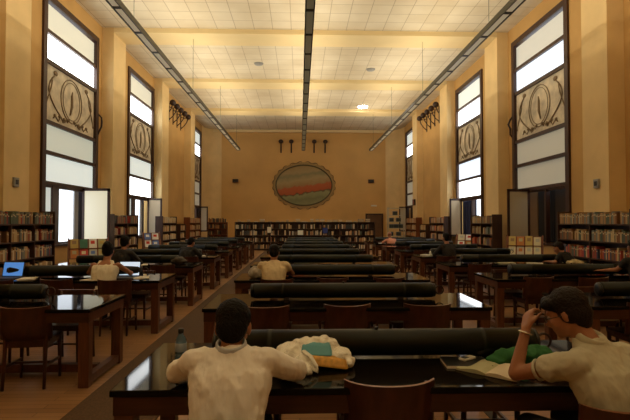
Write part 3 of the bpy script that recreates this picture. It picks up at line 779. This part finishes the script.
def head(mb, C, Q, s=1.0):
    def P(x, y, z): return C + Q @ (Vector((x, y, z)) * s)
    def E(c, r): mb.ell(P(*c), [q * s for q in r], rot=Q, nu=18, nv=12)
    E((0, -.012, .035), (.074, .094, .082)); E((0, .03, -.015), (.062, .062, .085)); E((0, .036, -.062), (.046, .048, .046)); E((0, .072, -.088), (.022, .018, .018))
    E((0, .074, .03), (.048, .02, .014)); cap(mb, P(0, .086, .018), P(0, .108, -.024), .008 * s, .012 * s, 8); E((-.012, .098, -.03), (.009, .011, .008)); E((.012, .098, -.03), (.009, .011, .008))
    E((0, .084, -.054), (.022, .013, .006)); E((0, .081, -.065), (.019, .013, .007))
    for sg in (-1, 1):
        E((sg * .042, .058, -.02), (.022, .025, .024)); E((sg * .077, -.004, 0), (.009, .019, .031)); E((sg * .074, .0, -.02), (.008, .012, .014))

def person(name_label, loc, rz, p, skin, top, hairm, group=None, vox=.016, extra=None, cat='person'):
    """p: pose dictionary in local metres, facing +y; every joint may be overridden"""
    t = empty('person', loc, rz); tag(t, name_label, cat, group)
    g = dict(lean=.10, sh_z=1.0, shw=.175, neck=None, head=None, hp=0, hy=0, hr=0, pel=(0, 0, .56), hs=1.0, bulk=1.0,
             elL=(-.27, .27, .80), wrL=(-.14, .46, .80), elR=(.27, .27, .80), wrR=(.14, .46, .80), sleeve=1.0, hair='short', curl=.35,
             hdL=(.5, .8, 0), hdR=(-.5, .8, 0), nL=(0, 0, -1), nR=(0, 0, -1), hem=.50, neckline=.0)
    g.update(p); bk = g['bulk']
    pel = Vector(g['pel']); ch = Vector((0, g['lean'], g['sh_z']))
    nk = Vector(g['neck'] or (0, g['lean'] + .035, g['sh_z'] + .065)); hd = Vector(g['head'] or (0, g['lean'] + .085, g['sh_z'] + .205))
    Q = Euler((g['hp'], g['hr'], g['hy']), 'XYZ').to_matrix()
    def mid(f): return pel.lerp(ch, f) + Vector((0, -.02 * sin(f * pi), 0))
    tl = -math.atan2(g['lean'], g['sh_z'] - .5) * .5
    def torso(mb, e=0, top_=True, z0=0.0):
        k = bk
        r_ = [(mid(z0) + Vector((0, 0, -.07)), .10 * k, .07 * k, 0), (mid(z0) + Vector((0, 0, -.04)), .155 * k + e, .115 * k + e, 0), (mid(.08), .168 * k + e, .125 * k + e, 0), (mid(.28), .152 * k + e, .112 * k + e, 0),
              (mid(.52), .160 * k + e, .115 * k + e, tl), (mid(.72), .178 * k + e, .122 * k + e, tl), (mid(.88), .185 * k + e, .115 * k + e, tl), (mid(.97), .165 * k + e, .095 * k + e, tl)]
        if top_: r_ += [(mid(1.0) + Vector((0, .006, .028)), .115 * k + e, .072 * k + e, tl), (nk, .062 + e, .06 + e, tl)]
        else: r_ += [(mid(1.0), .13 * k, .08 * k, tl)]
        ring_loft(mb, r_)
    sh = {-1: Vector((-g['shw'], g['lean'] - .005, g['sh_z'] - .005)), 1: Vector((g['shw'], g['lean'] - .005, g['sh_z'] - .005))}
    for sd_ in (-1, 1):
        if 'sh' + 'LxR'[sd_ + 1] in g: sh[sd_] = Vector(g['sh' + 'LxR'[sd_ + 1]])
    J = {-1: (sh[-1], Vector(g['elL']), Vector(g['wrL'])), 1: (sh[1], Vector(g['elR']), Vector(g['wrR']))}
    # body
    b = MB(); torso(b, -.010); cap(b, nk - Vector((0, .01, .03)), hd + Q @ Vector((0, -.015, -.05)), .056, .052); head(b, hd, Q, g['hs'])
    for sd_ in (-1, 1):
        s_, e_, w_ = J[sd_]
        cap(b, s_, e_, .044 * bk, .036, 12); cap(b, e_, w_, .038, .024, 12)
        hand(b, w_, g['hdL' if sd_ < 0 else 'hdR'], g['nL' if sd_ < 0 else 'nR'], g['curl'], sd_ * (1 if True else -1), 1.0)
        hp_ = pel + Vector((sd_ * .085, .02, -.03)); kn = Vector((sd_ * .13, .42, .53)); an = Vector((sd_ * .13, .40, .10))
        cap(b, hp_, kn, .078, .052); cap(b, kn, an, .050, .034); cap(b, an, an + Vector((0, .14, -.055)), .035, .03)
    link('body', remesh(b, vox), [skin], t)
    # top
    def wr_(co):
        q = Vector((co.x * 12 + co.z * 3, co.y * 9, co.z * 5 - co.x * 4)); a = abs(noise.noise(q + Vector((3, 1, 7)))) + .35 * abs(noise.noise(q * 2.3)); c_ = noise.noise(co * 26)
        return max(-.006, .019 * (.32 - a) + .003 * c_) * (1 if vox < .02 else .5)
    c = MB(); torso(c, .012, True, 0)
    for sd_ in (-1, 1):
        s_, e_, w_ = J[sd_]; sl = g['sleeve']; inn = Vector((sd_ * .10, g['lean'], g['sh_z'] - .01))
        cap(c, inn, s_, .07 * bk, .066 * bk)
        if sl <= 0: continue
        if sl < 1: cap(c, s_, s_.lerp(e_, sl), .066 * bk, .062 * bk)
        else:
            cap(c, s_, e_, .064 * bk, .054); 
            f = min(1, sl - 1)
            if f > 0: cap(c, e_, e_.lerp(w_, f), .054, .040)
    if g['sleeve'] <= 0:
        c = MB(); torso(c, .014, False, 0)
        for sd_ in (-1, 1): cap(c, Vector((sd_ * .09, g['lean'] - .05, g['sh_z'] - .08)), Vector((sd_ * .085, g['lean'] + .01, g['sh_z'] + .045)), .04, .03)
    shirt_me = remesh(c, vox * .8, 2, wr_)
    link('shirt', shirt_me, [top], t)
    # trousers
    c = MB(); c.ell(pel + Vector((0, .0, -.02)), (.175, .14, .10))
    for sd_ in (-1, 1):
        hp_ = pel + Vector((sd_ * .085, .02, -.03)); kn = Vector((sd_ * .13, .42, .53)); an = Vector((sd_ * .13, .40, .12))
        cap(c, hp_, kn, .088, .062); cap(c, kn, an, .061, .045)
    link('trousers', remesh(c, max(vox, .016), 1), [TROUS], t)
    for sd_ in (-1, 1):
        c = MB(); c.ell((sd_ * .13, .47, .045), (.045, .125, .04)); c.box(sd_ * .13 - .038, sd_ * .13 + .038, .36, .58, .012, .03); c.build('shoe', BLACK, t)
    # hair
    h = MB(); s = g['hs']
    def E(cc, r): h.ell(hd + Q @ (Vector(cc) * s), [q * s for q in r], rot=Q, nu=18, nv=12)
    E((0, -.024, .046), (.083, .097, .088)); E((0, -.055, -.005), (.073, .062, .075))
    if g['hair'] == 'short':
        for sg in (-1, 1): E((sg * .058, -.03, .03), (.018, .045, .04))
        E((0, .045, .092), (.05, .045, .03))
    elif g['hair'] == 'bob':
        for sg in (-1, 1): E((sg * .062, -.022, .015), (.022, .052, .062)); E((sg * .036, .055, .075), (.04, .04, .03))
        E((0, -.058, -.035), (.066, .045, .06)); E((.0, .06, .09), (.05, .033, .026))
    elif g['hair'] == 'bun':
        E((0, -.10, .10), (.04, .04, .04)); E((0, -.05, .12), (.045, .045, .035))
        for sg in (-1, 1): E((sg * .06, -.02, .01), (.02, .05, .05))
    if g['hair'] != 'bald':
        link('hair', remesh(h, max(.008, vox * .7), 1, lambda co: .003 * noise.noise(co * 40) + .002 * noise.noise(co * 110)), [hairm], t)
    # eyes
    for sg in (-1, 1):
        e_ = MB().ell(hd + Q @ (Vector((sg * .03, .078, .008)) * s), [.012 * s] * 3, nu=10, nv=8)
        e_.ell(hd + Q @ (Vector((sg * .03, .0865, .008)) * s), [.006 * s] * 3, 1, nu=8, nv=6)
        e_.build('eye', [mat('eye_white', (.6, .55, .5), .3), BLACK], t)
    return t, dict(hd=hd, Q=Q, nk=nk, J=J, tl=tl)

def cloth(n_, c): return mat(n_, c, .85, bump=.7, bscale=9, stretch=(1.6, 1, .7))
# man in the white shirt, hunched over the front table
SH_W = cloth('white_shirt', (.84, .82, .78))
t, q = person('person seated with back turned, dark hair, white long-sleeved shirt, leaning on front table', (-.335, 2.22, 0), 0,
       dict(lean=.15, sh_z=.925, shw=.172, head=(.0, .215, 1.066), neck=(0, .165, .995), hp=-.42, sleeve=2, elL=(-.30, .29, .825), wrL=(-.10, .50, .80), elR=(.325, .31, .825), wrR=(.12, .50, .80), bulk=1.04, hs=1.08), SKIN2, SH_W, HAIR, vox=.009)
c = MB(); 
vv = [(.068 * cos(a), .148 + .060 * sin(a), 1.0 + .020 * sin(a)) for a in [2 * pi * j / 24 for j in range(24)]]
c.tube(vv, .009, 8, closed=True, flat=2.3); c.build('collar', cloth('pale_blue_collar', (.50, .54, .60)), t)

# woman in the khaki blouse
SH_K = cloth('khaki_blouse', (.50, .48, .36))
ang = R(24)
t, q = person('person in khaki short-sleeved blouse and glasses, hand raised to brow over open book', (1.50, 2.20, 0), ang,
       dict(lean=.12, sh_z=.935, shw=.175, head=(-.0565, .242, 1.135), neck=(-.01, .165, 1.03), hs=1.0, hp=-.42, hy=R(28), sleeve=.42, hair='bob',
            elL=(-.236, .408, .815), wrL=(-.161, .4055, 1.035), hdL=(.46, .22, .8), nL=(.6, -.35, -.5), curl=.75,
            elR=(.27, .26, .815), wrR=(.06, .44, .80), bulk=1.05), SKIN, SH_K, HAIR2, vox=.008)
hd, Q = q['hd'], q['Q']
GL = MB()
for sg in (-1, 1):
    GL.tube([hd + Q @ Vector((sg * .031 + .022 * cos(a), .101, .006 + .015 * sin(a))) for a in [2 * pi * j / 14 for j in range(14)]], .0022, 6, closed=True)
    GL.tube([hd + Q @ Vector((sg * .053, .100, .01)), hd + Q @ Vector((sg * .075, .05, .008)), hd + Q @ Vector((sg * .080, -.01, .004))], .0022, 6)
GL.tube([hd + Q @ Vector((-.009, .103, .01)), hd + Q @ Vector((.009, .103, .01))], .0022, 6)
GL.build('glasses', BLACK, t)
c = MB().tube([(-.01 + .064 * cos(a), .150 + .058 * sin(a), 1.03 + .022 * sin(a)) for a in [2 * pi * j / 24 for j in range(24)]], .012, 8, closed=True, flat=2.0)
c.build('collar', SH_K, t)
s_, e_, w_ = q['J'][-1]; d = (w_ - e_).normalized(); pw = e_.lerp(w_, .92)
ax = d.cross(Vector((0, 1, 0))).normalized(); ay = d.cross(ax)
c = MB().tube([pw + ax * .031 * cos(a) + ay * .031 * sin(a) for a in [2 * pi * j / 18 for j in range(18)]], .006, 6, closed=True)
c.build('wrist_bracelet', mat('silver', (.7, .65, .55), .25, metal=1), t)
# cuff bands of the gathered sleeves
for sd_ in (-1, 1):
    s_, e_, w_ = q['J'][sd_]; d = (e_ - s_).normalized(); pc = s_.lerp(e_, .42) + d * .055
    ax = d.cross(Vector((0, 0, 1))).normalized(); ay = d.cross(ax)
    MB().tube([pc + ax * .047 * cos(a) + ay * .047 * sin(a) for a in [2 * pi * j / 18 for j in range(18)]], .008, 6, closed=True).build('sleeve_cuff', SH_K, t)

def seat_pos(b, k, s): 
    x0 = BLK[b][1]; return (x0 + TW / 2 + (s - 1) * .81, row_y(k) + .235 - .12 + .0, 0)
x, y, z = seat_pos('l', 2, 2)
person('person in white sleeveless top typing at a laptop, dark hair tied up', (-2.86, y, 0), 0, dict(lean=.12, sh_z=.97, sleeve=0, hair='bun', head=(0, .20, 1.165), elL=(-.29, .22, .84), wrL=(-.28, .45, .80), elR=(.30, .27, .83), wrR=(.27, .5, .80), hdL=(.1, 1, 0), hdR=(0, 1, 0)),
       SKIN, cloth('white_top', (.80, .76, .64)), HAIR)
x, y, z = seat_pos('c', 2, 0)
person('person in cream short-sleeved top reading at the middle table, third row, back turned', (-.39, y, 0), 0, dict(lean=.14, sh_z=.955, head=(0, .21, 1.13), hp=-.3, sleeve=.3, elL=(-.27, .26, .81), elR=(.28, .26, .81), wrR=(.16, .44, .84)), SKIN, cloth('cream_top', (.66, .55, .36)), HAIR)
x, y, z = seat_pos('l', 3, 1)
person('person with dark curly hair and black clothes seated just beyond the white-topped reader', (-3.46, y, 0), R(-15), dict(lean=.10, sh_z=1.0, sleeve=1.9, hair='bob'), SKIN, cloth('black_jumper', (.012, .011, .012)), HAIR)
x, y, z = seat_pos('l', 4, 2)
person('person in black jacket bent over papers, bright-window block, fourth row', (-2.78, y, 0), R(-25), dict(lean=.17, sh_z=.93, head=(.02, .26, 1.09), hp=-.4, sleeve=2, bulk=1.1), SKIN, cloth('black_jacket', (.012, .013, .016)), HAIR)
x, y, z = seat_pos('r', 3, 2)
person('person in black T-shirt bowed over a book before the dim-side bookcase', (5.42, y, 0), R(40), dict(lean=.20, sh_z=.93, head=(0, .30, 1.07), hp=-.45, sleeve=.5), SKIN, cloth('black_tee', (.010, .010, .012)), HAIR2)
x, y, z = seat_pos('r', 2, 2)
person('person in black top at the frame edge, bare forearm resting on table', (5.16, y, 0), 0, dict(lean=.12, sh_z=1.0, sleeve=.4, elL=(-.24, .24, .86), wrL=(-.42, .33, .84), hdL=(-.9, .4, 0)), SKIN, cloth('black_top', (.010, .010, .010)), HAIR)
x, y, z = seat_pos('r', 7, 0)
person('person in pink shirt with pale cropped hair holding white papers, far row', (3.55, y, 0), R(20), dict(lean=.13, sh_z=.90, sleeve=1, hair='bald'), SKIN, cloth('pink_shirt', (.62, .27, .17)), HAIR3, vox=.02)
x, y, z = seat_pos('r', 4, 0)
person('person in dark jumper reading white papers, shuttered-window block, fourth row', (3.66, y, 0), R(20), dict(lean=.10, sh_z=1.0, sleeve=2), SKIN, cloth('dark_jumper', (.015, .015, .018)), HAIR, vox=.02)
x, y, z = seat_pos('l', 2, 0)
person('person in rust-red top at the picture edge beside a glowing blue laptop', (-4.98, y, 0), R(-10), dict(lean=.12, sh_z=.95, sleeve=1.8, elR=(.24, .27, .81)), SKIN, cloth('rust_top', (.20, .05, .03)), HAIR)

# ------------------------------------------------------------------ things on the tables
def lapt(x, y, rz, label, scr, w_=.33):
    t = empty('laptop', (x, y, TH), rz); tag(t, label, 'laptop')
    MB().box(-w_ / 2, w_ / 2, -.11, .12, 0, .018).build('laptop_base', mat('laptop_grey', (.12, .12, .13), .4), t, bevel=.003)
    m = MB()
    for r_ in range(4):
        for c_ in range(12): m.box(-w_ / 2 + .025 + c_ * (w_ - .05) / 12, -w_ / 2 + .045 + c_ * (w_ - .05) / 12, -.02 + r_ * .03, .002 + r_ * .03, .018, .021)
    m.build('keyboard', BLACK, t)
    l = MB().hexa([(-w_ / 2, .12, .015), (w_ / 2, .12, .015), (-w_ / 2, .132, .02), (w_ / 2, .132, .02), (-w_ / 2, .17, .235), (w_ / 2, .17, .235), (-w_ / 2, .182, .235), (w_ / 2, .182, .235)]).build('laptop_lid', BLACK, t)
    a = w_ / 2 - .012
    MB().hexa([(-a, .1205, .028), (a, .1205, .028), (-a, .124, .028), (a, .124, .028), (-a, .1665, .225), (a, .1665, .225), (-a, .17, .225), (a, .17, .225)]).build('screen', scr, l)
lapt(-2.62, 7.32, R(-4), 'open laptop with pale glowing screen before the white-topped reader', mat('screen_pale', (.5, .6, .7), .3, emit=.8, ecol=(.7, .85, 1)))
lapt(-4.36, 7.30, R(-5), 'open laptop with bright blue screen at the picture edge', mat('screen_blue', (.05, .15, .4), .3, emit=.55, ecol=(.12, .36, .9)))

# water bottle
BW = mat('bottle_plastic', (.16, .30, .42), .08, trans=.55); 
t = empty('water_bottle', (-.715, 2.93, TH)); tag(t, 'clear blue plastic water bottle with dark cap beside the white-shirted reader', 'bottle')
MB().lathe([(.030, 0), (.033, .004), (.033, .05), (.030, .055), (.033, .06), (.033, .125), (.028, .145), (.014, .165), (.013, .18)], n=20).build('bottle_body', BW, t)
MB().lathe([(.0335, .065), (.034, .066), (.034, .115), (.0335, .116)], n=20).build('bottle_label', mat('label_blue_grey', (.35, .42, .50), .5), t)
MB().lathe([(.016, .172), (.017, .176), (.017, .196), (.014, .2)], n=16).build('bottle_cap', BLACK, t)

# plastic bag with a blue packet and a yellow packet
bx_, by_ = .07, 2.79
m = MB()
m.ell((-.13, .05, .065), (.085, .09, .066)); m.ell((-.04, .09, .075), (.10, .08, .075)); m.ell((.06, .10, .085), (.11, .07, .078)); m.ell((.16, .05, .05), (.07, .09, .05)); m.ell((-.06, -.01, .04), (.07, .10, .042)); m.ell((.21, .01, .03), (.04, .06, .032)); cap(m, (-.05, -.05, .035), (-.02, -.13, .02), .032, .020)
me = remesh(m, .007, 1, lambda co: .016 * (.3 - abs(noise.noise(co * 14 + Vector((5, 2, 1))))) + .008 * noise.noise(co * 30) + .003 * noise.noise(co * 70))
for v in me.vertices: v.co.z = max(v.co.z, .002)
t = empty('plastic_bag', (bx_, by_, TH)); tag(t, 'crumpled white plastic carrier bag holding packets beside the front table lamp', 'bag')
link('bag_film', me, [mat('bag_film', (.86, .84, .74), .25, spec=.7, bump=.5, bscale=50)], t)
m = MB(); m.tube([(-.05, -.02, .10), (-.01, -.07, .085), (.02, -.11, .04), (.03, -.12, .02), (.0, -.10, .03), (-.04, -.04, .06)], [.018, .014, .016, .02, .016, .012], 8, flat=.5)
m.build('bag_handle', mat('bag_film', (.7, .66, .5)), t)
o = MB().hexa([(-.07, -.02, .07), (.12, -.035, .07), (-.06, .03, .08), (.12, .03, .08), (-.06, .03, .128), (.10, .02, .128), (-.05, .07, .135), (.11, .06, .135)]).build('packet', [mat('packet_blue', (.10, .36, .44), .4)], bevel=.012)
o.location = (bx_, by_, TH); tag(o, 'turquoise packet showing in the mouth of the white plastic bag', 'packet', 'packets in the plastic bag')
o = MB().hexa([(-.05, -.06, .03), (.20, -.085, .006), (-.04, .0, .03), (.22, -.02, .006), (-.06, -.03, .078), (.18, -.055, .055), (-.04, .03, .085), (.20, .0, .065)]).build('packet', [mat('packet_amber', (.60, .32, .04), .4, vary=.3, vscale=30)], bevel=.014)
o.location = (bx_, by_, TH + .002); tag(o, 'amber yellow packet lying under the turquoise one in the plastic bag', 'packet', 'packets in the plastic bag')

# open book, notebook, phone and green cloth by the khaki-bloused reader
t = empty('open_book', (1.09, 2.70, TH), R(-42)); tag(t, 'open book with pale pages under the khaki-bloused reader elbow', 'book')
for sg, c_ in ((-1, (.42, .42, .26)), (1, (.66, .58, .44))):
    vv = []
    for j in range(7):
        u = j / 6; z = .012 + .014 * sin(min(1, u * 1.3) * pi) ** .8 * (1 - u * .3)
        for y in (-.12, .12): vv += [(sg * u * .165, y, 0.002), (sg * u * .165, y, z)]
    fs = []
    for j in range(6):
        a = j * 4; fs += [(a, a + 4, a + 6, a + 2), (a + 1, a + 3, a + 7, a + 5), (a, a + 1, a + 5, a + 4), (a + 2, a + 6, a + 7, a + 3)]
    fs += [(0, 2, 3, 1), (24, 25, 27, 26)]
    MB().add(vv, fs, 0, False).build('pages', mat('page_%d' % sg, c_, .7), t)
MB().box(-.172, .172, -.125, .125, 0, .003).build('book_cover', mat('cover_dark', (.05, .03, .02), .5), t)
t = empty('spiral_notebook', (.98, 2.83, TH), R(-4)); tag(t, 'dark spiral-bound notebook lying beside the open book', 'notebook')
MB().box(-.13, .13, -.09, .09, 0, .014).build('notebook_pages', WHITE, t); MB().box(-.132, .132, -.088, .092, .014, .018).build('notebook_cover', BLACK, t)
m = MB()
for j in range(20): m.tube([(-.12 + j * .0126, .095 + .008 * cos(a), .011 + .010 * sin(a)) for a in [2 * pi * i / 8 for i in range(8)]], .0018, 5, closed=True)
m.build('spiral_binding', mat('binding_steel', (.4, .4, .4), .3, metal=1), t)
t = empty('mobile_phone', (1.0, 2.86, TH + .0185), R(35)); tag(t, 'small silver mobile phone lying on the spiral notebook', 'phone')
MB().box(-.055, .055, -.025, .025, 0, .016).build('phone_body', mat('phone_silver', (.6, .58, .52), .35), t, bevel=.006)
MB().box(-.045, -.005, -.018, .018, .016, .0175).build('phone_screen', BLACK, t)
m = MB(); m.ell((0, 0, .045), (.16, .07, .05)); m.ell((.10, .02, .05), (.12, .06, .055)); m.ell((-.12, .0, .025), (.08, .06, .03))
me = remesh(m, .009, 1, lambda co: .018 * (.3 - abs(noise.noise(co * 16))) + .006 * noise.noise(co * 34))
for v in me.vertices: v.co.z = max(v.co.z, .001)
o = link('folded_cardigan', me, [cloth('green_knit', (.02, .13, .035))], None); o.location = (1.30, 2.83, TH); tag(o, 'bunched green cardigan lying behind the open book', 'cardigan')
o = link('dark_bag', remesh(MB().ell((0, 0, .05), (.09, .06, .055)).ell((.04, .01, .04), (.1, .05, .045)), .01, 1, lambda co: .012 * noise.noise(co * 18)), [BLACK], None)
o.location = (1.15, 2.97, TH); tag(o, 'small crumpled black bag beside the green cardigan', 'bag')

# papers, books and bags further away
def paper(x, y, rz, lb, c=(.75, .72, .64), w_=.21, h_=.297, n=1, z=TH):
    m = MB()
    for j in range(n):
        a = rnd.uniform(-.15, .15); M_ = Matrix.Rotation(a, 3, 'Z')
        c8 = [M_ @ Vector((sx * w_ / 2, sy * h_ / 2, 0)) + Vector((0, 0, zz)) for zz in (j * .004 + .0005, j * .004 + .004) for sy in (-1, 1) for sx in (-1, 1)]
        m.hexa(c8)
    o = m.build('paper_sheet', mat('paper_%02d%02d%02d' % tuple(int(v * 99) for v in c), c, .7)); o.location = (x, y, z); o.rotation_euler.z = rz
    tag(o, lb, 'paper', 'papers on the reading tables'); return o
paper(-2.38, 7.32, .3, 'white sheets beside the pale laptop on the second bright-window table', n=3)
paper(-3.02, 7.12, -.2, 'white sheets under the white-topped reader forearm', n=2)
paper(-4.0, 7.2, .3, 'loose white sheets beside the blue-screen laptop', n=4)
paper(-3.55, 7.75, .8, 'brown-edged papers behind the tube lamp on the second bright-window table', (.5, .38, .22), n=3)
paper(-3.1, 9.55, .2, 'white sheets before the curly-haired reader in black', n=2)
paper(-2.45, 11.95, .3, 'white crumpled sheets before the black-jacketed reader', n=4)
paper(4.75, 9.6, 1.2, 'long white open sheets before the black T-shirted reader', n=3)
paper(4.2, 9.75, 1.4, 'white newspaper spread on the third shuttered-window table', (.6, .56, .45), .42, .32, n=5)
paper(3.25, 18.9, .3, 'white papers held by the pink-shirted reader', n=4)
paper(3.2, 12.0, .5, 'white papers before the dark-jumpered reader', n=5)
paper(4.0, 12.1, 1.0, 'white newspaper spread on the fourth shuttered-window table', (.66, .6, .45), .45, .35, n=4)
paper(4.55, 12.2, .2, 'pink sheets on the fourth shuttered-window table', (.65, .30, .24), .3, .3, n=8)
paper(4.9, 5.5, .5, 'colourful magazine lying open on the first shuttered-window table', (.45, .28, .12), .3, .25, n=3)
paper(1.2, 14.1, .5, 'pale sheets on the middle table, sixth row', n=3)
# beige bag on the table before the forearm at the frame edge
def softbag(x, y, lb, c, rr, z=TH, name='handbag'):
    m = MB().ell((0, 0, rr[2] * .8), rr).ell((rr[0] * .5, 0, rr[2] * .6), (rr[0] * .6, rr[1], rr[2] * .7))
    me = remesh(m, .014, 1, lambda co: .02 * noise.noise(co * 12) + .008 * noise.noise(co * 30))
    for v in me.vertices: v.co.z = max(v.co.z, .001)
    t = empty(name, (x, y, z)); tag(t, lb, 'bag', 'bags on the tables')
    link('bag_body', me, [mat('bag_' + str(int(c[0] * 1000)), c, .6, vary=.5, vscale=14)], t)
    MB().tube([(-rr[0] * .5, 0, rr[2] * 1.2), (-rr[0] * .3, .02, rr[2] * 1.9), (rr[0] * .3, .02, rr[2] * 1.9), (rr[0] * .5, 0, rr[2] * 1.2)], .008, 6).build('bag_handle', BLACK, t)
softbag(5.38, 9.35, 'flat beige bag lying beside the black T-shirted reader', (.50, .44, .27), (.20, .13, .06))
softbag(-.66, 7.25, 'black and white patterned bag on the table end beside the cream-topped reader', (.34, .31, .26), (.11, .12, .10))
softbag(-1.9 - .55, 9.75, 'dark soft bag on the third bright-window table', (.05, .04, .03), (.16, .1, .08))
softbag(3.35, 11.95 + .1, 'small white bag on table beside the dark-jumpered reader', (.7, .66, .6), (.09, .08, .07))
